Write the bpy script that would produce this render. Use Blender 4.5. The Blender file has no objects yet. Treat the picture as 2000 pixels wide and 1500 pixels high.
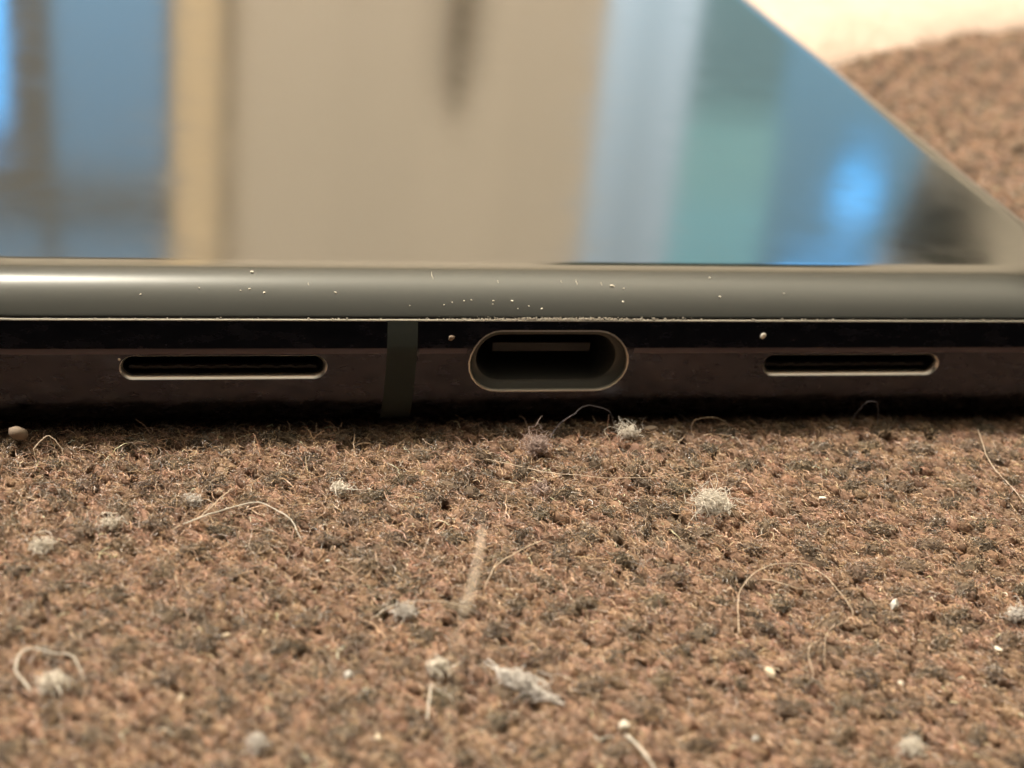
import bpy, bmesh, math, random
import numpy as np
from mathutils import Matrix, Vector

# All shapes below are written in millimetres; one Blender unit is one centimetre.
MM = 0.1
sc = bpy.context.scene
sc.unit_settings.system = 'METRIC'
sc.unit_settings.scale_length = 0.01
sc.unit_settings.length_unit = 'CENTIMETERS'
C = sc.collection
rng = np.random.default_rng(7)
random.seed(7)

# ------------------------------------------------------------------ camera
cam_d = bpy.data.cameras.new('camera')
cam = bpy.data.objects.new('camera', cam_d); C.objects.link(cam)
RT = Vector((0.97570706, -0.19768005, 0.09443696))
UP = Vector((0.00645104, 0.45680041, 0.88954582))
FW = Vector((0.21898431, 0.86732692, -0.44697862))
CAM = Vector((-22.6, -81.26, 44.99))
m = Matrix.Identity(4)
for i in range(3):
    m[i][0], m[i][1], m[i][2], m[i][3] = RT[i], UP[i], -FW[i], CAM[i]*MM
cam.matrix_world = m
cam_d.sensor_width = 36.0
cam_d.lens = 36.0*3243/2000
cam_d.clip_start = 0.05
cam_d.clip_end = 2000
cam_d.dof.use_dof = True
cam_d.dof.focus_distance = 8.9
APERTURE_RADIUS = 0.061            # centimetres
cam_d.dof.aperture_fstop = 1e-3*cam_d.lens/(2*APERTURE_RADIUS)
sc.camera = cam

# ------------------------------------------------------------------ world, lamps, exposure
world = bpy.data.worlds.new('World'); sc.world = world; world.use_nodes = True
bg = world.node_tree.nodes['Background']
bg.inputs[0].default_value = (1.0, 0.86, 0.72, 1); bg.inputs[1].default_value = 0.03

def area(name, loc, size, radiance, col, aim, spread=180):
    d = bpy.data.lights.new(name, 'AREA'); d.shape = 'RECTANGLE'
    d.size, d.size_y = size[0]*MM, size[1]*MM
    d.energy = radiance*math.pi*d.size*d.size_y
    d.color = col; d.spread = math.radians(spread)
    o = bpy.data.objects.new(name, d); C.objects.link(o)
    o.location = Vector(loc)*MM
    o.rotation_euler = Vector(aim).to_track_quat('-Z', 'Y').to_euler()
    return o
# lamps added out of view for the light on fabric, wall and glass
# added uplights: they light the white ceiling, which lights the cushion and rolls over the curved glass as a soft sheen
area('added_uplight', (-250, 930, 1540), (300, 70), 330.0, (1.0, 0.95, 0.84), (0, 0, 1))
area('added_uplight', (350, 1000, 950), (600, 400), 44.0, (1.0, 0.91, 0.71), (0, 0, 1))
area('added_uplight', (-500, 550, 950), (500, 400), 21.0, (1.0, 0.91, 0.71), (0, 0, 1))
area('added_uplight', (1100, 500, 950), (500, 400), 23.0, (1.0, 0.91, 0.71), (0, 0, 1))
area('added_wall_wash', (300, 1050, 1600), (2600, 120), 46.0, (1.0, 0.86, 0.66), (0, 0.80, -0.60), 120)  # added strip that brightens the far wall
area('added_key', (-720, 400, 1270), (140, 140), 590.0, (1.0, 0.90, 0.78), (0.5, -0.28, -0.85))  # added key from above left, set where the glass does not mirror it
d = bpy.data.lights.new('added_back_spot', 'SPOT'); d.energy = 62000; d.spot_size = math.radians(26); d.spot_blend = 0.9  # added spot that brightens the far fabric and the blanket
d.color = (1.0, 0.86, 0.70); d.shadow_soft_size = 4
o = bpy.data.objects.new('added_back_spot', d); C.objects.link(o); o.location = (130, 70, 120)
o.rotation_euler = (Vector((11, 13, 0))-o.location).to_track_quat('-Z', 'Y').to_euler()

sc.view_settings.view_transform = 'Standard'
sc.view_settings.look = 'None'
sc.view_settings.exposure = 0.0
sc.view_settings.gamma = 1.0
sc.view_settings.use_curve_mapping = False
sc.render.engine = 'CYCLES'
sc.cycles.use_denoising = True
sc.cycles.denoiser = 'OPENIMAGEDENOISE'
sc.cycles.max_bounces = 6
sc.cycles.diffuse_bounces = 3
sc.cycles.glossy_bounces = 4
sc.cycles.sample_clamp_indirect = 6.0
sc.render.film_transparent = False

# ------------------------------------------------------------------ helpers
def link(o, parent=None, label=None, cat=None, group=None, kind=None):
    C.objects.link(o)
    if parent: o.parent = parent
    if label: o['label'] = label
    if cat: o['category'] = cat
    if group: o['group'] = group
    if kind: o['kind'] = kind
    return o

def mesh(name, verts, faces, mat, parent=None, smooth=True, sharp=None, **k):
    me = bpy.data.meshes.new(name)
    me.from_pydata([(v[0]*MM, v[1]*MM, v[2]*MM) for v in verts], [], faces)
    bm = bmesh.new(); bm.from_mesh(me)
    bmesh.ops.recalc_face_normals(bm, faces=bm.faces[:]); bm.to_mesh(me); bm.free()
    if smooth:
        me.polygons.foreach_set('use_smooth', [True]*len(me.polygons))
        if sharp: me.set_sharp_from_angle(angle=math.radians(sharp))
    me.materials.append(mat)
    return link(bpy.data.objects.new(name, me), parent, **k)

def empty(name, loc=(0, 0, 0), **k):
    o = bpy.data.objects.new(name, None); o.empty_display_size = 0.2
    o.location = Vector(loc)*MM
    return link(o, **k)

def box_geo(x0, x1, y0, y1, z0, z1):
    v = [(x, y, z) for z in (z0, z1) for y in (y0, y1) for x in (x0, x1)]
    f = [(0, 1, 3, 2), (4, 6, 7, 5), (0, 4, 5, 1), (1, 5, 7, 3), (3, 7, 6, 2), (2, 6, 4, 0)]
    return v, f

def nodes(name):
    mt = bpy.data.materials.new(name); mt.use_nodes = True
    nt = mt.node_tree; b = nt.nodes['Principled BSDF']
    return mt, nt, b

def N(nt, t, **inp):
    n = nt.nodes.new(t)
    for k, v in inp.items():
        n.inputs[k.replace('_', ' ')].default_value = v
    return n

def simple(name, col, rough=0.5, metal=0.0, ior=1.5, emit=None, spec=None):
    mt, nt, b = nodes(name)
    b.inputs['Base Color'].default_value = (*col, 1); b.inputs['Roughness'].default_value = rough
    b.inputs['Metallic'].default_value = metal; b.inputs['IOR'].default_value = ior
    if spec is not None: b.inputs['Specular IOR Level'].default_value = spec
    if emit:
        b.inputs['Emission Color'].default_value = (*emit[:3], 1); b.inputs['Emission Strength'].default_value = emit[3]
    return mt

def ramp(nt, src, stops):
    r = nt.nodes.new('ShaderNodeValToRGB'); nt.links.new(src, r.inputs[0])
    e = r.color_ramp.elements
    while len(e) < len(stops): e.new(0.5)
    for i, (p, c) in enumerate(stops):
        e[i].position = p; e[i].color = (*c, 1) if len(c) == 3 else c
    return r

# ------------------------------------------------------------------ materials
def mat_frame():
    mt, nt, b = nodes('polished_frame')
    co = N(nt, 'ShaderNodeTexCoord')
    mp = N(nt, 'ShaderNodeMapping'); mp.inputs['Scale'].default_value = (1.0, 1.0, 2.6)
    nt.links.new(co.outputs['Object'], mp.inputs[0])
    n = N(nt, 'ShaderNodeTexNoise', Scale=6.0, Detail=6.0, Roughness=0.65); nt.links.new(mp.outputs[0], n.inputs['Vector'])
    r = ramp(nt, n.outputs[0], [(0.35, (0.17,)*3), (0.7, (0.34,)*3)]); nt.links.new(r.outputs[0], b.inputs['Roughness'])
    n2 = N(nt, 'ShaderNodeTexNoise', Scale=9.0, Detail=5.0, Roughness=0.7); nt.links.new(mp.outputs[0], n2.inputs['Vector'])
    c = ramp(nt, n2.outputs[0], [(0.3, (0.042, 0.042, 0.052)), (0.62, (0.055, 0.054, 0.067)), (0.78, (0.11, 0.10, 0.105))])
    nt.links.new(c.outputs[0], b.inputs['Base Color'])
    b.inputs['Metallic'].default_value = 1.0
    bp = N(nt, 'ShaderNodeBump', Strength=0.05, Distance=0.01); n3 = N(nt, 'ShaderNodeTexNoise', Scale=4.0, Detail=3.0)
    nt.links.new(mp.outputs[0], n3.inputs['Vector']); nt.links.new(n3.outputs[0], bp.inputs['Height']); nt.links.new(bp.outputs[0], b.inputs['Normal'])
    return mt

def mat_glass():
    mt, nt, b = nodes('cover_glass')
    b.inputs['Base Color'].default_value = (0.012, 0.013, 0.011, 1)
    b.inputs['IOR'].default_value = 1.62
    co = N(nt, 'ShaderNodeTexCoord')
    n = N(nt, 'ShaderNodeTexNoise', Scale=3.0, Detail=5.0, Roughness=0.6); nt.links.new(co.outputs['Object'], n.inputs['Vector'])
    r = ramp(nt, n.outputs[0], [(0.4, (0.08,)*3), (0.75, (0.125,)*3)]); nt.links.new(r.outputs[0], b.inputs['Roughness'])
    return mt

M = {}
M['frame'] = mat_frame()
M['glass'] = mat_glass()
M['edge'] = simple('edge_sheen_metal', (0.112, 0.096, 0.108), 0.42, 1.0)  # tone stands in for a reflection along the frame edge
M['trim'] = simple('trim_metal', (0.42, 0.40, 0.37), 0.25, 1.0)
M['band'] = simple('antenna_plastic', (0.042, 0.049, 0.044), 0.7, spec=0.12)
M['port'] = simple('port_metal', (0.12, 0.118, 0.105), 0.55, 0.35)
M['rim'] = simple('rim_metal', (0.74, 0.69, 0.61), 0.42, 0.85)
M['lip'] = simple('lip_metal', (0.92, 0.88, 0.82), 0.32, 1.0)
M['cavity'] = simple('cavity_black', (0.010, 0.010, 0.009), 0.6)
M['mesh'] = simple('speaker_mesh', (0.05, 0.045, 0.040), 0.6)
M['tongue'] = simple('tongue_plastic', (0.011, 0.010, 0.010), 0.5)
M['shell'] = simple('shell_steel', (0.10, 0.10, 0.09), 0.55, 0.4)
M['back'] = simple('back_glass', (0.01, 0.01, 0.01), 0.2)
M['dust'] = simple('pale_dust', (0.50, 0.45, 0.37), 0.8)
M['crumb'] = simple('white_crumb', (0.80, 0.74, 0.62), 0.7)
M['crumb_grey'] = simple('greyish_crumb', (0.62, 0.60, 0.55), 0.8)
M['crumb_cream'] = simple('cream_crumb', (0.72, 0.60, 0.44), 0.75)
M['crumb_tan'] = simple('tan_crumb', (0.30, 0.23, 0.17), 0.8)
M['lint'] = simple('pale_lint', (0.86, 0.79, 0.68), 0.6)
M['lint_grey'] = simple('grey_lint', (0.74, 0.69, 0.63), 0.6)
M['lint_pink'] = simple('pinkish_lint', (0.50, 0.38, 0.33), 0.6)
M['hair_pale'] = simple('pale_fibre', (0.66, 0.52, 0.38), 0.35)
M['hair_clear'] = simple('translucent_fibre', (0.70, 0.58, 0.45), 0.35)
M['hair_clear'].node_tree.nodes['Principled BSDF'].inputs['Alpha'].default_value = 0.5
M['hair_brown'] = simple('brown_hair', (0.22, 0.13, 0.08), 0.3)
M['hair_dark'] = simple('grey_fibre', (0.16, 0.14, 0.15), 0.35)
M['hair_white'] = simple('white_fibre', (0.72, 0.66, 0.56), 0.4)

# ------------------------------------------------------------------ the far side of the room, seen only as a reflection in the screen
WALL = 2000.0
def mat_wall():
    mt, nt, b = nodes('beige_wall')
    co = N(nt, 'ShaderNodeTexCoord'); n = N(nt, 'ShaderNodeTexNoise', Scale=0.12, Detail=3.0)
    nt.links.new(co.outputs['Object'], n.inputs['Vector'])
    c = ramp(nt, n.outputs[0], [(0.3, (0.56, 0.50, 0.42)), (0.7, (0.66, 0.60, 0.51))])
    nt.links.new(c.outputs[0], b.inputs['Base Color']); b.inputs['Roughness'].default_value = 0.9
    return mt
M['wall'] = mat_wall()
M['wframe'] = simple('taupe_window_frame', (0.15, 0.14, 0.12), 0.7)
M['wood'] = simple('honey_wood', (0.78, 0.62, 0.42), 0.6)
M['wood_dark'] = simple('dark_wood', (0.20, 0.16, 0.12), 0.7)
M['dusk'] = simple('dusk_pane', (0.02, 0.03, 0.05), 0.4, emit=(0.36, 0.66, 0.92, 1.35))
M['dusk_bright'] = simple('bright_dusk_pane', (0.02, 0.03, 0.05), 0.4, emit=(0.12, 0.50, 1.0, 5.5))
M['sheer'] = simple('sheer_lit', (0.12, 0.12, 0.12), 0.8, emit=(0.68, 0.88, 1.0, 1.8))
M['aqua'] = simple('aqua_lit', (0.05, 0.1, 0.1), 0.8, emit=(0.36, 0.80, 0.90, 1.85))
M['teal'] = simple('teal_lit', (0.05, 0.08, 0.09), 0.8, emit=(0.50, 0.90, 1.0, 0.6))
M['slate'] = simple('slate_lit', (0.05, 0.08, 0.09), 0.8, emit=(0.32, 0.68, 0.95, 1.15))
M['sheer_dim'] = simple('sheer_fold_lit', (0.12, 0.12, 0.12), 0.8, emit=(0.64, 0.87, 1.0, 1.55))  # weaker glow put in as the shading of a fold
M['aqua_green'] = simple('aqua_green_lit', (0.05, 0.1, 0.1), 0.8, emit=(0.45, 0.85, 0.86, 1.5))
M['shade'] = simple('dark_shade', (0.045, 0.040, 0.030), 0.8)
M['valance'] = simple('valance_green', (0.03, 0.045, 0.035), 0.9)

v, f = box_geo(-2200, 2600, WALL, WALL+120, -400, 1760)
mesh('wall', v, f, M['wall'], smooth=False, kind='structure')
v, f = box_geo(-2200, 2600, -1500, WALL-4, 1764, 1860)
M['ceiling'] = simple('ceiling_paint', (0.82, 0.80, 0.75), 0.9)
mesh('ceiling', v, f, M['ceiling'], smooth=False, kind='structure')

def box(name, mat, parent, b, y, t, **k):
    v, f = box_geo(b[0], b[1], y-t, y, b[2], b[3]); return mesh(name, v, f, mat, parent, smooth=False, **k)

w = empty('dusk_window', (0, 0, 0), label='tall taupe-framed window with blue panes mirrored in the left of the screen', cat='window')
box('frame', M['wframe'], w, (-300, 18, 200, 975), WALL, 40)
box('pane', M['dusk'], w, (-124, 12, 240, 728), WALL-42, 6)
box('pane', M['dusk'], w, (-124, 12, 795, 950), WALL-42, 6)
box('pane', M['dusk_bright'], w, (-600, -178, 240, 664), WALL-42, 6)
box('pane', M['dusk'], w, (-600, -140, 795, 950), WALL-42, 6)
box('curtain_rod', M['wood_dark'], w, (-900, 30, 1010, 1060), WALL-30, 40)
o = box('wooden_post', M['wood'], None, (20, 74, 0, 1500), WALL, 60, label='honey coloured wooden post beside the mirrored blue window', cat='post')
w = empty('door', label='pale beige door mirrored in the middle of the screen', cat='door')
for k, (xa, xb) in enumerate(((100, 232), (232, 338), (338, 452), (452, 572))):
    mt_ = simple('door_board_paint', tuple(c*(1.0, .975, 1.015, .96)[k] for c in (0.62, 0.55, 0.47)), 0.85)
    box('board', mt_, w, (xa, xb-.5, -100, 1480), WALL, 25+2*(k % 2))
o = box('coat_stand', M['wood_dark'], None, (364, 388, -100, 622), WALL-30, 34, label='short dark post in front of the mirrored beige door', cat='post')
w = empty('bright_window', label='wide window with pale sheer and aqua blinds mirrored at the right of the screen', cat='window')
for k, (xa, xb) in enumerate(((576, 612), (612, 655), (655, 698))):
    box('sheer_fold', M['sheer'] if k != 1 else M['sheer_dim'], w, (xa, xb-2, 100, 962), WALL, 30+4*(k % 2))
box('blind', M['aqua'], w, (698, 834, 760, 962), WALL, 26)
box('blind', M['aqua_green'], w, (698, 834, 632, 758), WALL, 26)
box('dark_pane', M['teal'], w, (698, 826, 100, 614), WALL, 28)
ol = [(834, 100), (1060, 100), (1060, 650), (1052, 730), (1030, 800), (1012, 900), (960, 950), (834, 962)]
vs = [(x, WALL-22, z) for x, z in ol]+[(x, WALL-1, z) for x, z in ol]
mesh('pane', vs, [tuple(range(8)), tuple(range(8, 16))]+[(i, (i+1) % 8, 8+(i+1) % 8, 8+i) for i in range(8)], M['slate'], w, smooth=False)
box('valance', M['valance'], w, (570, 1018, 966, 1180), WALL, 60)
def disc(name, mat, x, z, r, y, **k):
    n = 28
    vs = [(x+r*math.cos(a)*s, yy, z+1.25*r*math.sin(a)*s) for yy, s in ((y, 1), (y-20, 1), (y-34, .6)) for a in [2*math.pi*i/n for i in range(n)]]
    fs = [(j*n+i, j*n+(i+1) % n, (j+1)*n+(i+1) % n, (j+1)*n+i) for j in range(2) for i in range(n)]+[tuple(range(n)), tuple(range(2*n, 3*n))]
    return mesh(name, vs, fs, mat, **k)
vs, fs = [], []
for j in range(13):
    a = math.pi*(j+.3)/12.6
    for i in range(24):
        b_ = 2*math.pi*i/24; vs.append((1092+82*math.sin(a)*math.cos(b_), WALL-70+60*math.sin(a)*math.sin(b_), 822+46*math.cos(a)))
fs = [(j*24+i, j*24+(i+1) % 24, j*24+24+(i+1) % 24, j*24+24+i) for j in range(12) for i in range(24)]+[tuple(range(24)), tuple(range(288, 312))]
mesh('wall_shade', vs, fs, M['shade'], label='dark rounded shade on the wall mirrored in the lower right corner of the screen', cat='shade')
disc('blue_lamp', M['dusk_bright'], 954, 728, 36, WALL-40, label='round bright blue lamp mirrored near the corner of the screen', cat='lamp')
o = box('blue_screen', M['dusk_bright'], None, (866, 1000, 850, 935), WALL-40, 20, label='bright blue strip light mirrored below the round blue lamp', cat='light')

# ------------------------------------------------------------------ fabric
def wave(x, y):
    return (0.22*np.sin(x*0.11+0.4)*np.cos(y*0.09) + 0.14*np.sin(x*0.31+y*0.23+1.1) + 0.10*np.sin(-x*0.57+y*0.49))
def fabric_z(x, y):
    x = np.asarray(x, float); y = np.asarray(y, float)
    # the cushion gives a little under the phone
    under = np.clip(1-np.maximum(np.abs(x)-37, 0)/3, 0, 1)*np.clip((y+0.5)/3, 0, 1)
    return wave(x, y)*0.8*(1-under) - 0.75*under

def mat_yarn():
    mt, nt, b = nodes('brown_yarn')
    a = N(nt, 'ShaderNodeAttribute'); a.attribute_name = 'tint'
    co = N(nt, 'ShaderNodeTexCoord'); n = N(nt, 'ShaderNodeTexNoise', Scale=90.0, Detail=4.0, Roughness=0.7)
    nt.links.new(co.outputs['Object'], n.inputs['Vector'])
    r = ramp(nt, n.outputs[0], [(0.3, (0.55,)*3), (0.7, (1.15,)*3)])
    mx = nt.nodes.new('ShaderNodeMix'); mx.data_type = 'RGBA'; mx.blend_type = 'MULTIPLY'; mx.inputs[0].default_value = 1
    nt.links.new(a.outputs['Color'], mx.inputs[6]); nt.links.new(r.outputs[0], mx.inputs[7]); nt.links.new(mx.outputs[2], b.inputs['Base Color'])
    b.inputs['Roughness'].default_value = 0.75; b.inputs['Specular IOR Level'].default_value = 0.25
    bp = N(nt, 'ShaderNodeBump', Strength=0.8, Distance=0.006); nt.links.new(n.outputs[0], bp.inputs['Height']); nt.links.new(bp.outputs[0], b.inputs['Normal'])
    return mt
def mat_fibre():
    mt, nt, b = nodes('fabric_fibre')
    a = N(nt, 'ShaderNodeAttribute'); a.attribute_name = 'tint'
    nt.links.new(a.outputs['Color'], b.inputs['Base Color'])
    b.inputs['Roughness'].default_value = 0.24; b.inputs['Specular IOR Level'].default_value = 1.0
    return mt
def mat_base():
    mt, nt, b = nodes('fabric_backing')
    co = N(nt, 'ShaderNodeTexCoord'); n = N(nt, 'ShaderNodeTexNoise', Scale=6.0, Detail=6.0, Roughness=0.7)
    nt.links.new(co.outputs['Object'], n.inputs['Vector'])
    c = ramp(nt, n.outputs[0], [(0.3, (0.10, 0.065, 0.045)), (0.7, (0.26, 0.17, 0.12))])
    nt.links.new(c.outputs[0], b.inputs['Base Color']); b.inputs['Roughness'].default_value = 0.9
    bp = N(nt, 'ShaderNodeBump', Strength=1.0, Distance=0.05); nt.links.new(n.outputs[0], bp.inputs['Height']); nt.links.new(bp.outputs[0], b.inputs['Normal'])
    return mt
M['yarn'] = mat_yarn(); M['fibre'] = mat_fibre(); M['base'] = mat_base()

# backing sheet
gx = np.concatenate([np.linspace(-300, -64, 12), np.linspace(-60, 140, 101), np.linspace(146, 420, 12)])
gy = np.concatenate([np.linspace(-800, -44, 14), np.linspace(-40, 150, 96), np.linspace(156, 520, 14)])
X, Y = np.meshgrid(gx, gy); Zb = fabric_z(X, Y)-0.35
nx = len(gx); vs = np.stack([X.ravel(), Y.ravel(), Zb.ravel()], 1).tolist()
fs = [(j*nx+i, j*nx+i+1, (j+1)*nx+i+1, (j+1)*nx+i) for j in range(len(gy)-1) for i in range(nx-1)]
fabric = mesh('fabric_ground', vs, fs, M['base'], kind='structure',
              label='brown nubbly woven upholstery fabric under the phone')

PINK = np.array([0.288, 0.180, 0.118]); OLIVE = np.array([0.150, 0.108, 0.073])
def in_region(x, y):
    hidden = (np.abs(x) < 34) & (y > 5) & (y < 158)
    return (~hidden) & (x > -58) & (y > -42)

# one soft lump of yarn, unit size, as a template
nu, nv = 8, 5
tv = [(0, 0, 0)]
tv = []
for j in range(nv):
    ph = math.pi*(j+0.6)/(nv+0.2)
    for i in range(nu):
        th = 2*math.pi*i/nu
        tv.append((math.sin(ph)*math.cos(th), math.sin(ph)*math.sin(th), math.cos(ph)))
tv.append((0, 0, 1)); tv.append((0, 0, -1))
tv = np.array(tv)
tq = [(j*nu+i, (j+1)*nu+i, (j+1)*nu+(i+1) % nu, j*nu+(i+1) % nu) for j in range(nv-1) for i in range(nu)]
tt = [(i, (i+1) % nu, nu*nv) for i in range(nu)]+[((nv-1)*nu+(i+1) % nu, (nv-1)*nu+i, nu*nv+1) for i in range(nu)]
T3 = np.array([t for q in tq for t in ((q[0], q[1], q[2]), (q[0], q[2], q[3]))]+tt)

def lattice(ax, ay, bx, by, x0, x1, y0, y1, jit):
    pts = []
    nj = int((y1-y0)/by)+2
    for j in range(nj):
        y = y0+j*by
        x = np.arange(x0+(j*bx) % ax, x1, ax)
        pts.append(np.stack([x, np.full_like(x, y)+ay*0], 1))
    p = np.concatenate(pts)
    return p+rng.normal(0, jit, p.shape)

# nubs of grey-olive yarn and the slanted pink-brown yarn that fills in between them
nub = lattice(3.3, 0, 1.55, 2.1, -60, 132, -43, 150, 0.15)
nub = nub[in_region(nub[:, 0], nub[:, 1])]
nub = nub[rng.random(len(nub)) < 0.86]
near = lattice(0.86, 0, 0.40, 0.66, -60, 70, -43, 40, 0.07)
far = lattice(0.9, 0, 0.42, 0.72, 36, 132, 40, 130, 0.08)
pk = np.concatenate([near, far]); pk = pk[in_region(pk[:, 0], pk[:, 1])]
pk = pk[~((pk[:, 1] > 40) & (pk[:, 0] < 36))]
pk = pk[rng.random(len(pk)) < 0.94]

def blotch(x, y):
    return np.sin(x*0.9+1.3*np.sin(y*0.6))*np.sin(y*0.8+1.1*np.sin(x*0.5+2.0))

n1, n2 = len(nub), len(pk)
P = np.concatenate([nub, pk])
isn = np.arange(len(P)) < n1
L = np.where(isn, rng.uniform(0.62, 1.02, len(P)), rng.uniform(0.58, 0.85, len(P)))
farf = np.where((P[:, 1] > 40) & ~isn, 1.08, 1.0)
L = L*farf
W = np.where(isn, rng.uniform(0.42, 0.64, len(P)), rng.uniform(0.24, 0.36, len(P)))*farf
H = np.where(isn, rng.uniform(0.38, 0.6, len(P)), rng.uniform(0.26, 0.42, len(P)))*farf
ANG = np.where(isn, rng.normal(0.15, 0.45, len(P)), rng.normal(-1.05, 0.13, len(P)))
TILT = rng.normal(0.16, 0.12, len(P))
Zc = fabric_z(P[:, 0], P[:, 1])+np.where(isn, 0.02, rng.normal(-0.04, 0.085, len(P)))
col = np.where(isn[:, None], OLIVE, PINK)*rng.uniform(0.75, 1.28, (len(P), 1))*rng.uniform(0.96, 1.04, (len(P), 3))
bl = blotch(P[:, 0], P[:, 1])
swap = (~isn) & (rng.random(len(P)) < 0.08+0.08*bl)
col[swap] = OLIVE*rng.uniform(0.7, 1.4, (swap.sum(), 1))
ca, sa, ct, st = np.cos(ANG), np.sin(ANG), np.cos(TILT), np.sin(TILT)
def place(loc):     # loc (n,k,3) in lump space -> fabric space
    a = loc[..., 0]*L[:, None]; b_ = loc[..., 1]*W[:, None]; c = loc[..., 2]*H[:, None]
    a2 = a*ct[:, None]-c*st[:, None]; c2 = a*st[:, None]+c*ct[:, None]
    x = P[:, 0, None]+a2*ca[:, None]-b_*sa[:, None]
    y = P[:, 1, None]+a2*sa[:, None]+b_*ca[:, None]
    return np.stack([x, y, Zc[:, None]+c2-0.10*loc[..., 0]**2], -1)
jitter = 1+rng.normal(0, 0.12, (len(P), len(tv), 1))
V = place(tv[None]*jitter).reshape(-1, 3)
F = (T3[None]+(np.arange(len(P))*len(tv))[:, None, None]).reshape(-1, 3)

def big_mesh(name, V, F, colors, mat, parent, kind):
    me = bpy.data.meshes.new(name)
    me.vertices.add(len(V)); me.vertices.foreach_set('co', (V*MM).astype(np.float32).ravel())
    me.loops.add(F.size); me.loops.foreach_set('vertex_index', F.astype(np.int32).ravel())
    me.polygons.add(len(F)); me.polygons.foreach_set('loop_start', np.arange(0, F.size, 3, dtype=np.int32))
    me.polygons.foreach_set('use_smooth', np.ones(len(F), bool))
    at = me.attributes.new('tint', 'FLOAT_COLOR', 'POINT')
    at.data.foreach_set('color', np.concatenate([colors, np.ones((len(colors), 1))], 1).astype(np.float32).ravel())
    me.update(calc_edges=True); me.materials.append(mat)
    return link(bpy.data.objects.new(name, me), parent, kind=kind)
big_mesh('yarn', V, F, np.repeat(col, len(tv), 0), M['yarn'], fabric, 'stuff')

# the fuzz: short curled fibres growing from the yarn
def curves(name, pts, rad, colors, mat, parent, **k):
    n, q, _ = pts.shape
    hc = bpy.data.hair_curves.new(name)
    hc.add_curves([q]*n)
    hc.attributes['position'].data.foreach_set('vector', (pts*MM).astype(np.float32).ravel())
    r = hc.attributes.get('radius') or hc.attributes.new('radius', 'FLOAT', 'POINT')
    r.data.foreach_set('value', (rad*MM).astype(np.float32).ravel())
    a = hc.attributes.new('tint', 'FLOAT_COLOR', 'CURVE')
    a.data.foreach_set('color', np.concatenate([colors, np.ones((n, 1))], 1).astype(np.float32).ravel())
    hc.materials.append(mat)
    return link(bpy.data.objects.new(name, hc), parent, **k)

cnt = np.where(P[:, 1] < 12, np.where(isn, 75, 22), np.where(P[:, 1] < 45, np.where(isn, 26, 8), np.where(isn, 8, 4)))
cnt = np.where((P[:, 0] < -36) & (P[:, 1] > 0), 4, cnt)
idx = np.repeat(np.arange(len(P)), cnt); n = len(idx)
phi = rng.uniform(-1.25, 1.25, n); uu = rng.uniform(-0.95, 0.95, n)
s0 = np.sqrt(1-uu**2)
# root on the upper skin of the lump
def place_i(i, a, b_, c):
    a = a*L[i]; b_ = b_*W[i]; c = c*H[i]
    a2 = a*ct[i]-c*st[i]; c2 = a*st[i]+c*ct[i]
    return np.stack([P[i, 0]+a2*ca[i]-b_*sa[i], P[i, 1]+a2*sa[i]+b_*ca[i], Zc[i]+c2], -1)
root = place_i(idx, uu, s0*np.sin(phi), s0*np.cos(phi))
fuzzy = np.clip(0.55-(P[idx, 0]-2)/34+0.010*(P[idx, 1]+12), 0.10, 0.95)      # the pile is worn flatter toward the right
ln = rng.gamma(4, 0.115, n)*np.where(isn[idx], 0.8, 1.0)*(0.75+0.4*fuzzy)*np.where(P[idx, 1] > 40, 1.3, 1)
ln = np.clip(ln, 0.2, 1.7)
dirang = ANG[idx]+rng.normal(0, 1, n)*(0.16+0.62*fuzzy)+np.where(rng.random(n) < 0.5, math.pi, 0)
up = rng.normal(0.04, 1, n)*(0.10+0.22*fuzzy)
d = np.stack([np.cos(dirang), np.sin(dirang), up], -1)
q = 8
tq_ = np.linspace(0, 1, q)
curl = rng.normal(0, 1, n)*(0.4+1.0*fuzzy); cz = rng.normal(-0.25, 0.4, n)
side = np.stack([-np.sin(dirang), np.cos(dirang), np.zeros(n)], -1)
t = tq_[None, :, None]
pts = root[:, None]+d[:, None]*ln[:, None, None]*t + side[:, None]*(curl*ln*0.45)[:, None, None]*t**2 + np.array([0, 0, 1.0])*(cz*ln*0.8)[:, None, None]*t**2
pts[:, :, 2] += 0.03+np.sin(t[:, :, 0]*math.pi)*rng.uniform(0, 0.14, n)[:, None]
wob = rng.uniform(0, 2*math.pi, (n, 1)); wf = rng.uniform(4, 9, (n, 1)); wa = (ln*rng.uniform(0.0, 0.16, n))[:, None]
ph_ = wob+wf*t[:, :, 0]
pts += side[:, None]*(wa*np.sin(ph_))[..., None]; pts[:, :, 2] += wa*np.cos(ph_)*0.8
pts += rng.normal(0, 0.02, pts.shape)
rad = (rng.uniform(0.012, 0.027, n)*np.where(P[idx, 1] > 12, 1.7, 1.0))[:, None]*np.array([1, 1, 1, 1, 1, .95, .8, .45])[None]
fc = col[idx]*rng.lognormal(0.06, 0.52, (n, 1))*rng.uniform(0.95, 1.05, (n, 3))
gold = rng.random(n) < 0.14
fc[gold] = np.array([0.46, 0.32, 0.19])*rng.uniform(0.7, 1.3, (gold.sum(), 1))
pale = rng.random(n) < 0.03
fc[pale] = np.array([0.5, 0.42, 0.34])*rng.uniform(0.7, 1.2, (pale.sum(), 1))
curves('fuzz', pts, rad, np.clip(fc, 0.01, 0.8), M['fibre'], fabric, kind='stuff')

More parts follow.
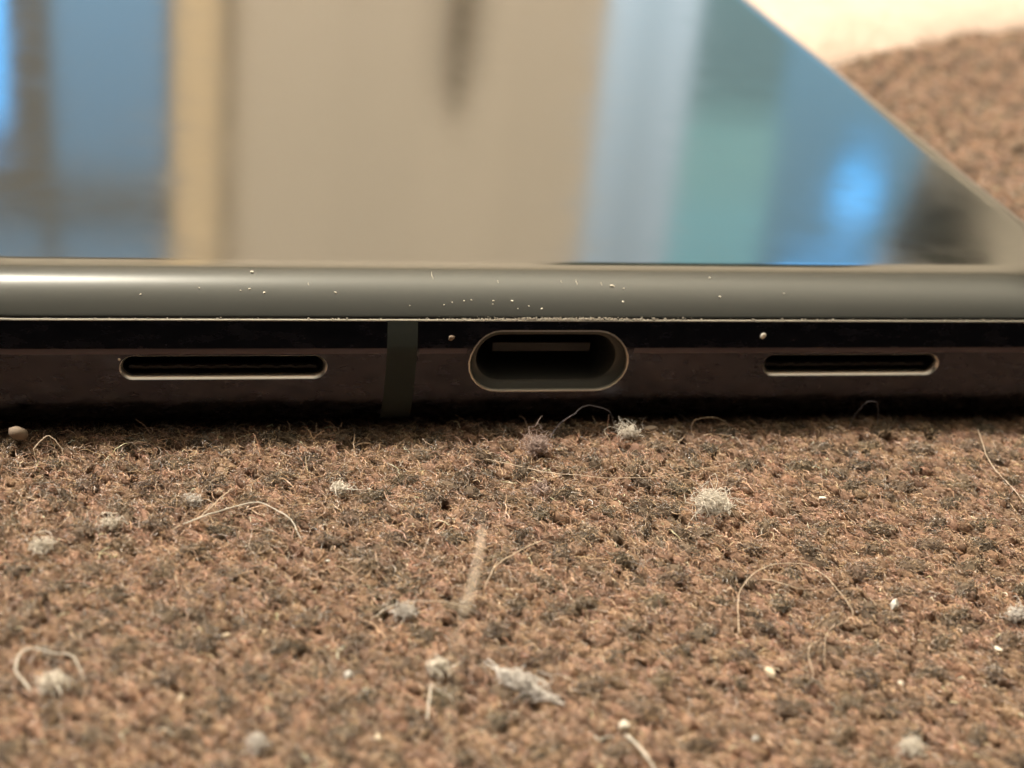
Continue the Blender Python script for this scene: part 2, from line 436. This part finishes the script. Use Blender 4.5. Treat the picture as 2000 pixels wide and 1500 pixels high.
# ------------------------------------------------------------------ pale blanket edge behind
def mat_blanket():
    mt, nt, b = nodes('cream_blanket')
    co = N(nt, 'ShaderNodeTexCoord'); n = N(nt, 'ShaderNodeTexNoise', Scale=0.8, Detail=5.0, Roughness=0.6)
    nt.links.new(co.outputs['Object'], n.inputs['Vector'])
    c = ramp(nt, n.outputs[0], [(0.3, (0.54, 0.41, 0.33)), (0.55, (0.66, 0.52, 0.43))])
    nt.links.new(c.outputs[0], b.inputs['Base Color']); b.inputs['Roughness'].default_value = 0.95
    bp = N(nt, 'ShaderNodeBump', Strength=0.6, Distance=0.1); n2 = N(nt, 'ShaderNodeTexNoise', Scale=5.0, Detail=4.0)
    nt.links.new(co.outputs['Object'], n2.inputs['Vector']); nt.links.new(n2.outputs[0], bp.inputs['Height']); nt.links.new(bp.outputs[0], b.inputs['Normal'])
    return mt
M['blanket'] = mat_blanket()
vs = []; xs = np.linspace(44, 330, 120)
prof = [(1, 0.0), (0, 0.5), (0.6, 1.2), (2, 1.9), (5, 2.6), (10, 3.2), (20, 3.9), (50, 5.0), (110, 6.5), (220, 7), (220, 0)]
for dy, z in prof:
    for x in xs:
        e = 78+0.53*(x-48)+1.8*math.sin(x*0.11)+0.9*math.sin(x*0.37+1)
        vs.append((x, e+dy, z+(0.5*math.sin(x*0.08+dy*0.06) if 1 < z else 0)-0.6))
nx = len(xs)
fs = [(j*nx+i, j*nx+i+1, (j+1)*nx+i+1, (j+1)*nx+i) for j in range(len(prof)-1) for i in range(nx-1)]
fs += [tuple(j*nx for j in range(len(prof))), tuple(j*nx+nx-1 for j in range(len(prof)))]
mesh('blanket', vs, fs, M['blanket'], label='out of focus cream blanket lying on the fabric behind the phone', cat='blanket')

# ------------------------------------------------------------------ the phone
HW, LEN, RAD = 37.95, 163.9, 9.0
def ring(d, r, z, dl=None, nc=14, nb=48, ns=40):
    """rounded rectangle inset by d on the short sides, dl on the long ones"""
    dl = d if dl is None else dl
    x1 = HW-dl; y0, y1 = d, LEN-d
    pts = []
    def arc(cx, cy, a0):
        for i in range(nc+1):
            a = a0+math.pi/2*i/nc; pts.append((cx+r*math.cos(a), cy+r*math.sin(a), z))
    def line(p, q_, k):
        for i in range(1, k): pts.append((p[0]+(q_[0]-p[0])*i/k, p[1]+(q_[1]-p[1])*i/k, z))
    arc(-x1+r, y0+r, math.pi); line((-x1+r, y0), (x1-r, y0), nb)
    arc(x1-r, y0+r, 1.5*math.pi); line((x1, y0+r), (x1, y1-r), ns)
    arc(x1-r, y1-r, 0); line((x1-r, y1), (-x1+r, y1), nb)
    arc(-x1+r, y1-r, 0.5*math.pi); line((-x1, y1-r), (-x1, y0+r), ns)
    return pts
def sweep(rings, closed):
    n = len(rings[0]); vs = [p for r in rings for p in r]; k = len(rings); fs = []
    for j in range(k if closed else k-1):
        a, b_ = j*n, ((j+1) % k)*n
        for i in range(n): fs.append((a+i, a+(i+1) % n, b_+(i+1) % n, b_+i))
    return vs, fs

phone = empty('smartphone', (0, 82, 0), label='glossy black smartphone lying on brown fabric with its charging port end forward', cat='smartphone')
def part(o, parent=phone):
    o.parent = parent
    if parent is phone: o.location = -phone.location
    return o
PROFILE = [(0.60, 6.74), (0.32, 6.05), (0.10, 5.45), (0.045, 5.26), (0.02, 5.08), (0.006, 4.8), (0.0, 4.3), (0.004, 3.7), (0.03, 3.0),
           (0.09, 2.4), (0.2, 1.85), (0.40, 1.3), (0.75, 0.75), (1.3, 0.34), (2.2, 0.10), (3.4, 0.02)]
PZ = np.array([p[1] for p in PROFILE])[::-1]; PD = np.array([p[0] for p in PROFILE])[::-1]
def face_y(z): return float(np.interp(z, PZ, PD))
# refine the profile with a smooth curve through the points
def catmull(pts, k=4):
    out = []
    p = [pts[0]]+list(pts)+[pts[-1]]
    for i in range(1, len(p)-2):
        for j in range(k):
            t_ = j/k; a = [np.array(p[i+s]) for s in (-1, 0, 1, 2)]
            out.append(tuple(0.5*((2*a[1])+(-a[0]+a[2])*t_+(2*a[0]-5*a[1]+4*a[2]-a[3])*t_**2+(-a[0]+3*a[1]-3*a[2]+a[3])*t_**3)))
    out.append(pts[-1]); return out
FINE = [(0.60, 6.74)]+catmull(PROFILE[1:], 4)
FZ = np.array([p[1] for p in FINE])[::-1]; FD = np.array([p[0] for p in FINE])[::-1]
def face_y(z): return float(np.interp(z, FZ, FD))
def face_n(z):      # outward normal in the (y, z) plane
    e = 0.06; dy = (face_y(z+e)-face_y(z-e))/(2*e)
    v_ = Vector((0, -1, dy)); return v_.normalized()

rings_ = [ring(d_, RAD-d_, z_) for d_, z_ in FINE]+[ring(3.4, RAD-3.4, 6.6), ring(0.9, RAD-0.9, 6.70)]
vs, fs = sweep(rings_, True)
frame = mesh('frame', vs, fs, M['frame'], smooth=False)

def stadium(cx, cz, w_, h_, n_=12):
    r = h_/2; pts = []
    for s, a0 in ((1, -math.pi/2), (-1, math.pi/2)):
        for i in range(n_+1):
            a = a0+math.pi*i/n_; pts.append((cx+s*(w_/2-r)+r*math.cos(a), cz+r*math.sin(a)))
    return pts
def prism(cx, cz, w_, h_, y0, y1):
    s = stadium(cx, cz, w_, h_); n_ = len(s)
    v_ = [(x, y0, z) for x, z in s]+[(x, y1, z) for x, z in s]
    f_ = [(i, (i+1) % n_, n_+(i+1) % n_, n_+i) for i in range(n_)]+[tuple(range(n_)), tuple(range(n_, 2*n_))]
    return v_, f_
SLOTS = [(-18.1, 4.22, 11.1, 1.45), (18.3, 4.22, 11.1, 1.4)]
PORT = (-0.05, 4.42, 9.3, 3.72)
cut = []
for cx, cz, w_, h_ in SLOTS+[PORT]:
    v_, f_ = prism(cx, cz, w_, h_, -2, 6)
    c_ = mesh('cutter', v_, f_, M['frame'], smooth=False); cut.append(c_)
    md = frame.modifiers.new('b', 'BOOLEAN'); md.object = c_; md.operation = 'DIFFERENCE'; md.solver = 'EXACT'
bpy.context.view_layer.update()
dg = bpy.context.evaluated_depsgraph_get()
me = bpy.data.meshes.new_from_object(frame.evaluated_get(dg))
frame.modifiers.clear(); frame.data = me; me.name = 'frame'
for c_ in cut: bpy.data.objects.remove(c_)
# shade smooth along the swept profile, with exact normals beside the cut-outs
me.polygons.foreach_set('use_smooth', [True]*len(me.polygons))
me.set_sharp_from_angle(angle=math.radians(40))
me.update()
nl = [None]*len(me.loops)
for p in me.polygons:
    pn = p.normal
    for li in p.loop_indices:
        co = me.vertices[me.loops[li].vertex_index].co/MM
        nn = me.corner_normals[li].vector
        if abs(co.x) < HW-RAD-0.2 and co.y < 3 and 0.1 < co.z < 6.70:
            a = face_n(co.z)
            if a.dot(pn) > 0.9: nn = a
        nl[li] = tuple(nn)
me.normals_split_custom_set(nl)
part(frame)

# cover glass: flat in the middle, rolling down to the frame, wider along the long sides
rings_ = []
G0, GZ, GDROP, GB, GS = 0.80, 6.90, 1.58, 4.6, 3.6
def glass_z(s): return GZ+GDROP*(1-(1-s)**2.4)
for s in np.linspace(0, 1, 56):
    rings_.append(ring(G0+GB*s, (RAD-G0)*(1-s)+4.5*s, glass_z(s), dl=G0+GS*s))
rings_ = [ring(1.2, RAD-1.2, 6.62), ring(G0+0.02, RAD-G0, 6.70), ring(G0-0.03, RAD-G0+.03, 6.83)]+rings_
vs, fs = sweep(rings_, False)
fs.append(tuple(range(len(vs)-len(rings_[0]), len(vs)))); fs.append(tuple(range(len(rings_[0]))))
part(mesh('cover_glass', vs, fs, M['glass'], sharp=50))
# bright polished line between frame and glass
vs, fs = sweep([ring(0.585, RAD-0.585, 6.745), ring(0.62, RAD-0.62, 6.785), ring(0.79, RAD-0.79, 6.81), ring(0.90, RAD-0.9, 6.66), ring(0.62, RAD-0.62, 6.66)], True)
part(mesh('seam_trim', vs, fs, M['trim'], smooth=True, sharp=30))
# back plate
vs, fs = sweep([ring(3.3, RAD-3.3, 0.03), ring(3.3, RAD-3.3, 0.9)], False)
nn_ = len(vs)//2; fs += [tuple(range(nn_)), tuple(range(nn_, 2*nn_))]
part(mesh('back_cover', vs, fs, M['back'], sharp=30))
# antenna band: a plastic insert lying 0.02 mm proud of the metal
zz = np.linspace(6.72, 0.3, 60); vs = []
for z in zz:
    nrm = face_n(min(max(z, 0.3), 6.6)); yy = face_y(z)
    for x, off in ((-9.13, -0.3), (-9.13, 0.012), (-7.45, 0.012), (-7.45, -0.3)):
        vs.append((x-0.2+0.012*(z-4), yy+nrm.y*off, z+nrm.z*off))
fs = [(j*4+i, j*4+(i+1) % 4, j*4+4+(i+1) % 4, j*4+4+i) for j in range(len(zz)-1) for i in range(4)]+[(0, 1, 2, 3), tuple(len(vs)-4+i for i in range(4))]
part(mesh('antenna_band', vs, fs, M['band'], sharp=35))

# matte strip added in place of a reflected pale line where the upper facet of the frame meets its face, broken by the band and the port
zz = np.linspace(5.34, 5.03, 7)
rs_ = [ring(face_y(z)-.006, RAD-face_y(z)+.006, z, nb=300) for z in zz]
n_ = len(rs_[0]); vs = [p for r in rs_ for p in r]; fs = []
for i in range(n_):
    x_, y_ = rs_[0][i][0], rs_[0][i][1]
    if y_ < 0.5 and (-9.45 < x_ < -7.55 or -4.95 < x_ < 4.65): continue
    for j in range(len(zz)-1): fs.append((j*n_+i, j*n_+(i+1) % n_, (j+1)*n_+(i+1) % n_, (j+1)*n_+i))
part(mesh('edge_sheen', vs, fs, M['edge'], sharp=60))

def stad_sweep(levels, close_back):
    """levels: (cx, cz, w, h, yoffset or ('face', off))"""
    rs = []
    for cx, cz, w_, h_, y in levels:
        s = stadium(cx, cz, w_, h_, 16)
        rs.append([(x, (face_y(z)+y[1]) if isinstance(y, tuple) else y, z) for x, z in s])
    n_ = len(rs[0]); v_ = [p for r in rs for p in r]; f_ = []
    for j in range(len(rs)-1):
        for i in range(n_): f_.append((j*n_+i, j*n_+(i+1) % n_, (j+1)*n_+(i+1) % n_, (j+1)*n_+i))
    if close_back: f_.append(tuple(range((len(rs)-1)*n_, len(rs)*n_)))
    return v_, f_
# charging port
cx, cz, w_, h_ = PORT
port = empty('charging_port'); part(port)
def pp(o): o.parent = port; return o
v_, f_ = stad_sweep([(cx, cz, w_+.02, h_+.02, ('f', 0.02)), (cx, cz, w_-.16, h_-.16, ('f', 0.012)), (cx, cz, w_-.26, h_-.26, ('f', 0.12)), (cx, cz, w_-.26, h_-.26, ('f', .5))], False)
pp(mesh('rim', v_, f_, M['rim'], sharp=40))
v_, f_ = stad_sweep([(cx, cz, w_-.25, h_-.25, ('f', 0.16)), (cx, cz, w_-.55, h_-.50, 0.62), (cx, cz, 8.25, 2.95, 0.78), (cx, cz, 8.15, 2.85, 0.80)], False)
pp(mesh('bevel', v_, f_, M['port'], sharp=40))
v_, f_ = stad_sweep([(cx, cz, 8.25, 2.95, 0.78), (cx, cz, 8.1, 2.78, 0.95), (cx, cz, 8.1, 2.78, 6.6)], True)
pp(mesh('shell', v_, f_, M['shell'], sharp=40))
v_, f_ = box_geo(cx-3.0, cx+3.0, 2.1, 6.5, cz-0.33, cz+0.33)
v_ = [((x-cx)*(0.96 if y < 3 else 1)+cx, y, (z-cz)*(0.8 if y < 3 else 1)+cz) for x, y, z in v_]
tg = pp(mesh('tongue', v_, f_, M['tongue'], smooth=False))
# speaker slots
for cx, cz, w_, h_ in SLOTS:
    so = empty('speaker_slot'); part(so)
    v_, f_ = stad_sweep([(cx, cz, w_+.01, h_+.01, ('f', 0.004)), (cx, cz, w_-.02, h_-.02, ('f', 0.012)), (cx, cz, w_-.40, h_-.36, ('f', 0.29)), (cx, cz, w_-.40, h_-.36, ('f', .45))], False)
    o = mesh('lip', v_, f_, M['lip'], sharp=35); o.parent = so
    v_, f_ = stad_sweep([(cx, cz, w_-.39, h_-.35, ('f', .37)), (cx, cz, w_-.39, h_-.35, 2.3)], True)
    o = mesh('cavity', v_, f_, M['cavity'], sharp=35); o.parent = so
    # woven dust screen: a bar with a ridge half-way down the slot
    vs = []; nx_ = 60
    for i in range(nx_+1):
        x = cx-w_/2+0.5+(w_-1.0)*i/nx_
        j = 0.03*math.sin(i*2.1)+0.03*math.sin(i*0.9)
        vs += [(x, 1.0+j, cz-0.48), (x, 0.82+j, cz-0.44), (x, 0.82+j, cz-0.28+j), (x, 1.05, cz-0.24)]
    fs = [(i*4+k, i*4+(k+1) % 4, i*4+4+(k+1) % 4, i*4+4+k) for i in range(nx_) for k in range(4)]+[(0, 1, 2, 3), tuple(nx_*4+k for k in range(4))]
    o = mesh('dust_screen', vs, fs, M['mesh'], sharp=50); o.parent = so

# ------------------------------------------------------------------ small things: crumbs, dust, lint, stray fibres
def rock(r, sx=1, sy=1, sz=1, seed=0, sub=2):
    rr = random.Random(seed); bm = bmesh.new(); bmesh.ops.create_icosphere(bm, subdivisions=sub, radius=1)
    k = [Vector((rr.uniform(-1, 1), rr.uniform(-1, 1), rr.uniform(-1, 1))).normalized() for _ in range(7)]
    am = [rr.uniform(-0.45, 0.4) for _ in k]
    vs = []
    for v in bm.verts:
        s = 1+sum(a*max(0, v.co.dot(q_))**3 for a, q_ in zip(am, k))
        s *= rr.uniform(0.80, 1.18) if sub == 1 else rr.uniform(.96, 1.05)
        vs.append((v.co.x*r*sx*s, v.co.y*r*sy*s, v.co.z*r*sz*s))
    fs = [tuple(v.index for v in f.verts) for f in bm.faces]; bm.free()
    return vs, fs
def crumb(name, loc, r, mat, seed, squash=(1, 1, 1), label=None, cat='crumb', group=None, sub=2, rot=0):
    v_, f_ = rock(r, *squash, seed=seed, sub=sub)
    o = mesh(name, v_, f_, mat, sharp=24 if sub == 1 else None, label=label, cat=cat, group=group)
    o.location = Vector(loc)*MM; o.rotation_euler.z = rot
    return o
def fz(x, y): return float(fabric_z(x, y))
CR = [((13.61, -9.15), .22, (1.3, .8, .7), 'white crumb on the fabric below the right speaker slot'),
      ((13.53, -19.18), .36, (1.25, .75, .7), 'large oval white crumb on the open fabric at right'),
      ((5.49, -23.71), .28, (1.3, .7, .7), 'flat white crumb below the big looping fibre'),
      ((-2.44, -27.27), .33, (.9, .9, .9), 'square pale crumb near the bottom middle edge'),
      ((-13.78, -22.65), .26, (1, .9, .8), 'round whitish crumb left of the grey lint roll'),
      ((-13.02, -27.25), .27, (1, .8, .8), 'blurred whitish crumb near the bottom edge, left of middle'),
      ((17.22, -22.99), .22, (1, .8, .8), 'small pale crumb by the lower right edge'),
      ((-13.76, -13.67), .15, (1, .8, .8), 'tiny white crumb in the left middle of the fabric'),
      ((-20.95, -24.08), .25, (1.2, .8, .8), 'pale crumb in the lower left of the fabric'),
      ((11.4, -24.96), .20, (1.2, .7, .7), 'small white crumb right of the big looping fibre'),
      ((3.12, -28.52), .20, (1, .8, .8), 'small cream crumb at the bottom edge, right of middle'),
      ((-18.93, -19.57), .20, (1.5, .6, .6), 'thin white crumb above the lower left fibre loop')]
for i, ((x, y), r, sq, lab) in enumerate(CR):
    crumb('crumb', (x, y, fz(x, y)+0.52+0.3*r), r*.92, M[('crumb', 'crumb_grey', 'crumb_cream')[i % 3]], 20+i, sq, lab, rot=i*0.9, sub=1)
crumb('crumb', (-28.8, -1.0, 0.9), .44, M['crumb_tan'], 50, (1.0, .9, .9), 'round tan crumb against the phone at far left')
crumb('crumb', (6.2, -1.1, 0.72), .30, M['crumb_tan'], 51, (1.5, .7, .45), 'flat tan flake beside the phone below the charging port')
def on_face(x, z, off=0.0): return (x, face_y(z)-off, z)
crumb('crumb', on_face(-5.72, 5.88, .05), .20, M['crumb_tan'], 60, (.9, .5, 1.1), 'square beige crumb stuck to the frame left of the charging port', sub=1)
crumb('crumb', on_face(12.55, 5.98, .05), .16, M['crumb'], 61, (1.1, .5, 1), 'round beige crumb stuck to the frame above the right speaker slot')
crumb('crumb', on_face(-23.65, 4.75, .02), .07, M['crumb'], 62, (1.1, .5, 1), 'tiny pale crumb beside the left speaker slot')

# dust on the rolled edge of the glass
def on_glass(x, s): return (x, G0+GB*s, glass_z(s)+0.02)
SP = [(3.85, .40, .11), (-6.07, .13, .05), (-4.92, .18, .06), (-4.5, .19, .05), (-3.25, .18, .07), (-2.17, .18, .07), (-1.25, .12, .05), (-0.53, .09, .07),
      (4.29, .18, .07), (-16.52, .60, .09), (-16.7, .32, .07), (-15.94, .27, .08), (-12.05, .28, .08), (-22.5, .24, .06), (9.95, .56, .06), (10.2, .25, .06),
      (-3.3, .14, .04), (-1.9, .09, .04), (-5.6, .16, .04), (-17.2, .30, .05), (4.5, .36, .05), (-8.0, .12, .04), (14.2, .3, .04), (-19.4, .33, .05)]
for i, (x, s, r) in enumerate(SP):
    crumb('dust_speck', on_glass(x, s), r, M['crumb'], 100+i, (1.2, .9, .5), 'tiny white dust speck on the rolled lower edge of the glass' if i else 'largest bright dust speck on the glass above the right end of the charging port', 'dust', 'dust specks on the glass edge', sub=1, rot=i)
for x, s0_, l_ in ((-6.5, .56, .16), (-2.8, .46, .06), (1.8, .46, .10), (3.25, .44, .07), (0.9, .47, .05), (-13.5, .40, .05)):
    vs = []
    for j in range(5):
        s_ = s0_-l_/2+l_*j/4; p = on_glass(x+.02*math.sin(j*2), s_)
        w0_ = 0.02*(1-abs(j-2)/2.6)
        vs += [(p[0]-w0_, p[1], p[2]-.012), (p[0]+w0_, p[1], p[2]-.012)]
    part(mesh('scratch', vs, [(2*j, 2*j+1, 2*j+3, 2*j+2) for j in range(4)], M['dust']))
# crumbly dirt packed along the seam: too fine to count
vs, fs = [], []
for i in range(760):
    x = float(np.clip(rng.normal(0.9, 3.1), -8, 10)) if i < 640 else float(rng.uniform(-28, 30))
    r = abs(rng.normal(0, 0.018))+0.010
    v_, f_ = rock(r, 1.4, .9, .8, seed=i, sub=1)
    ox, oy, oz = x, rng.uniform(0.62, 0.80), 6.80+rng.uniform(0, 0.06)+(0.08 if rng.random() < .2 and i < 640 else 0)
    k = len(vs); vs += [(a+ox, b_+oy, c+oz) for a, b_, c in v_]; fs += [tuple(q_+k for q_ in f) for f in f_]
mesh('seam_dirt', vs, fs, M['dust'], kind='stuff', label='fine pale dirt caught along the seam above the charging port', cat='dirt')

def smooth_path(pts, k=6):
    p = [2*Vector(pts[0])-Vector(pts[1])]+[Vector(q_) for q_ in pts]+[2*Vector(pts[-1])-Vector(pts[-2])]
    out = []
    for i in range(1, len(p)-2):
        for j in range(k):
            t_ = j/k; a, b_, c, d_ = p[i-1:i+3]
            out.append(0.5*((2*b_)+(c-a)*t_+(2*a-5*b_+4*c-d_)*t_**2+(3*b_-a-3*c+d_)*t_**3))
    out.append(p[-2]); return out
def tube_geo(path, rad, sides=5, vary=None):
    vs, fs = [], []; n_ = len(path)
    for i, p in enumerate(path):
        tg_ = (path[min(i+1, n_-1)]-path[max(i-1, 0)]).normalized()
        a = tg_.cross(Vector((0.31, 0.2, 0.93))).normalized(); b_ = tg_.cross(a)
        r = rad(i/(n_-1)) if callable(rad) else rad*(1-0.55*(i/(n_-1))**3)
        if vary: r *= vary.uniform(0.78, 1.22)
        for k in range(sides):
            w__ = 2*math.pi*k/sides; vs.append(tuple(p+a*r*math.cos(w__)+b_*r*math.sin(w__)))
    fs = [(i*sides+k, i*sides+(k+1) % sides, (i+1)*sides+(k+1) % sides, (i+1)*sides+k) for i in range(n_-1) for k in range(sides)]
    fs += [tuple(range(sides)), tuple(range((n_-1)*sides, n_*sides))]
    return vs, fs
def strand(pts, r, mat, label, name='stray_fibre', cat='fibre'):
    rr = random.Random(label); ctrl = [Vector(p) for p in pts]
    for i in range(1, len(ctrl)-1): ctrl[i] += Vector((rr.gauss(0, .10), rr.gauss(0, .12), rr.gauss(0, .06)))
    path = smooth_path(ctrl, 8); w0 = Vector((0, 0, 0))
    for i in range(2, len(path)-2):
        w0 = 0.8*w0+Vector((rr.gauss(0, .02), rr.gauss(0, .02), rr.gauss(0, .012))); path[i] = path[i]+w0
    v_, f_ = tube_geo(path, r, vary=rr); return mesh(name, v_, f_, mat, label=label, cat=cat)
def lay(p, h=0.75, ends=True):
    out = []
    for i, (x, y) in enumerate(p):
        z = fz(x, y)+h
        if ends and i in (0, len(p)-1): z -= 0.35
        out.append((x, y, z))
    return out
strand([(0.1, -1.6, .5), (0.5, -1.1, .95), (1.3, -1.0, 1.65), (2.4, -1.0, 2.15), (3.5, -1.0, 1.8), (3.95, -1.2, .5)], .028, M['hair_dark'], 'dark grey fibre arching up in front of the charging port')
strand([(18.3, -1.2, .4), (18.6, -1, 1.4), (19.4, -1, 2.2), (20.0, -1, 2.05), (20.25, -1, .6)], .025, M['hair_dark'], 'thin fibre hoop standing below the right speaker slot')
strand([(8.5, -1.4, .5), (8.7, -1, 1.2), (9.8, -1, 1.4), (10.7, -1, 1.15), (11.2, -1.1, .5)], .022, M['hair_pale'], 'low thin fibre arc at the phone edge right of the port')
strand(lay([(-4.07, -3.85), (-1.29, -5.62), (0.44, -6.78), (2.33, -7.23), (5.25, -7.13), (7.84, -6.34), (10.47, -4.72)], .9), .022, M['hair_pale'], 'long thin hair lying across the fabric below the charging port', 'hair', 'hair')
strand(lay([(-19.83, -9.24), (-18.91, -8.45), (-18.22, -7.32), (-17.84, -6.41)], .85), .032, M['hair_pale'], 'short pale curved fibre above the forked left strand')
strand(lay([(-20.51, -9.6), (-19.2, -9.17), (-18.04, -8.88), (-16.61, -8.49), (-15.44, -9.93), (-14.81, -11.54)], .85), .038, M['hair_white'], 'thick pale strand bent in the middle at left')
strand([(-27.8, -2.9, .3), (-27.9, -2.4, .9), (-27.3, -2.3, 1.35), (-26.7, -2.4, .95), (-26.4, -3.0, .3)], .03, M['hair_pale'], 'small pale fibre loop near the tan crumb at far left')
strand(lay([(26.59, -1.4), (24.97, -6.38), (24.93, -8.39), (25.33, -10.07)], .9), .028, M['hair_pale'], 'faint pale hair at the right edge below the phone corner')
strand(lay([(-12.22, -18.29), (-10.95, -17.74), (-9.14, -17.77), (-7.5, -18.13)], .85), .022, M['hair_white'], 'thin straight fibre touching the white lint in the middle')
strand(lay([(-2.77, -12.37), (-4.37, -13.71), (-5.83, -15.23), (-6.62, -16.73)], .9), .035, M['hair_pale'], 'tan fibre leaning beside the tall blurred stalk')
strand(lay([(4.99, -20.64), (6.18, -17.49), (8.38, -15.8), (10.22, -15.99), (10.91, -17.77), (10.71, -20.17), (8.99, -21.19), (8.21, -23.48)], .9), .024, M['hair_pale'], 'big looping pale fibre in the lower right of the fabric')
strand(lay([(8.99, -21.19), (7.64, -22.85), (7.24, -24.57)], .85), .024, M['hair_pale'], 'short pale fibre branching off below the big loop')
strand(lay([(7.6, -16.4), (8.11, -16.93), (9.02, -17.75), (10.28, -17.28)], .85), .028, M['hair_pale'], 'small sagging fibre inside the big loop')
strand(lay([(-27.11, -22.92), (-27.8, -21.63), (-27.56, -20.45), (-26.38, -20.57), (-25.51, -21.26), (-25.02, -22.12)], 1.0), .045, M['hair_white'], 'thick pale fibre loop around the lint at lower left')
strand(lay([(-10.8, -26.08), (-10.41, -24.57), (-9.99, -24.46), (-9.4, -24.97)], .95), .04, M['hair_white'], 'tiny bent white fibre at the bottom beside the stalk')
strand([(-10.08, -29.54, 12.75), (-11.11, -33.6, 12.75), (-12.02, -36.2, 12.6), (-12.9, -39.9, 12.2), (-13.6, -43, 10.5), (-14.2, -47, 5), (-14.3, -48, .0)], lambda t_: .085 if .03 < t_ < .30 else .022, M['hair_clear'], 'tall blurred pale stalk of fibre standing toward the camera', 'fibre_stalk')
strand(lay([(-2.5, -27.9), (-2.2, -29.3), (-1.7, -31.0)], 1.0), .06, M['hair_white'], 'blurred pale stem under the square crumb at the bottom')

def fluff(loc, size, nf, mat, seed, label, fl=1.0, rad=0.02, stretch=(1, 1, 1), rot=0, name='lint'):
    rr = random.Random(seed); vs, fs = [], []
    Rz = Matrix.Rotation(rot, 3, 'Z')
    for i in range(int(nf*1.35)):
        while True:
            p = Vector((rr.uniform(-1, 1), rr.uniform(-1, 1), rr.uniform(-1, 1)))
            if p.length < 1: break
        p = Vector((p.x*size*stretch[0], p.y*size*stretch[1], p.z*size*stretch[2]*.55))*0.95*(0.5+.5*rr.random())
        d_ = Vector((rr.gauss(0, 1), rr.gauss(0, 1), rr.gauss(0, .7))).normalized()
        path = [Vector(p)]; ll = fl*(2.2 if rr.random() < .05 else 1)
        for k in range(6):
            d_ = (d_+Vector((rr.gauss(0, .55), rr.gauss(0, .55), rr.gauss(0, .45)))-0.45*path[-1]/size).normalized()
            path.append(path[-1]+d_*size*0.24*ll)
        v_, f_ = tube_geo([Rz @ q_ for q_ in path], rad*rr.uniform(.5, 1.05), 3)
        k = len(vs); vs += v_; fs += [tuple(q_+k for q_ in f) for f in f_]
    o = mesh(name, vs, fs, mat, label=label, cat='lint')
    o.location = Vector(loc)*MM
    return o
def fl(x, y, h): return (x, y, fz(x, y)+h-.14)
fluff(fl(-1.0, -2.9, .85), .75, 170, M['lint_pink'], 1, 'pinkish grey ball of lint below the left of the charging port', stretch=(1, .9, .9))
fluff(fl(4.5, -1.9, .85), .6, 110, M['lint'], 2, 'pale lint tuft below the right end of the charging port', stretch=(1, .8, .8))
fluff(fl(7.1, -9.7, .85), .95, 300, M['lint'], 3, 'bright cream lint clump on the fabric right of middle', stretch=(1.25, .7, .8), rot=-.7, rad=.026)
fluff(fl(-12.4, -6.8, .75), .5, 130, M['lint'], 4, 'white lint tuft on the fabric left of the port', stretch=(1, .8, .8), rad=.024)
fluff(fl(-20.0, -7.5, .7), .42, 90, M['lint_grey'], 5, 'small grey lint tuft above the bent strand at left')
fluff(fl(-27.2, -11.9, .85), .5, 130, M['lint'], 6, 'white lint tuft with a dark pit below it near the left edge', stretch=(1.3, .7, .8), rad=.026)
fluff(fl(-24.0, -9.5, .7), .5, 80, M['lint'], 7, 'long flat pale lint wisp at left', stretch=(1.9, .4, .4), rot=.2, rad=.024)
fluff(fl(-1.6, -7.0, .7), .42, 80, M['lint_pink'], 8, 'small dull lint tuft just under the long hair')
fluff(fl(-10.7, -18.2, .75), .5, 110, M['lint_grey'], 9, 'white lint puff at the end of the thin straight fibre', stretch=(1.2, .7, .7), rad=.028)
fluff(fl(-6.2, -24.0, .8), .6, 280, M['lint_grey'], 10, 'long grey lint roll lying diagonally near the bottom', stretch=(4.6, .75, .9), rot=-.85, rad=.035)
fluff(fl(-9.8, -22.6, .8), .5, 120, M['lint'], 11, 'whitish lint tuft just left of the grey lint roll', stretch=(1.2, .7, .8), rad=.035)
fluff(fl(-26.2, -22.6, .8), .6, 170, M['lint'], 12, 'white lint clump inside the thick fibre loop at lower left', stretch=(1.3, .7, .7), rad=.035)
fluff(fl(10.0, -29.4, .8), .5, 110, M['lint'], 13, 'blurred cream lint puff at the bottom right', rad=.035)
fluff(fl(-18.0, -27.3, .75), .45, 80, M['lint_grey'], 14, 'blurred grey lint at the bottom left of middle', rad=.03, stretch=(.7, 1.4, .6))
fluff(fl(19.6, -20.3, .75), .5, 90, M['lint_grey'], 15, 'grey lint tuft at the right edge of the fabric', rad=.028)
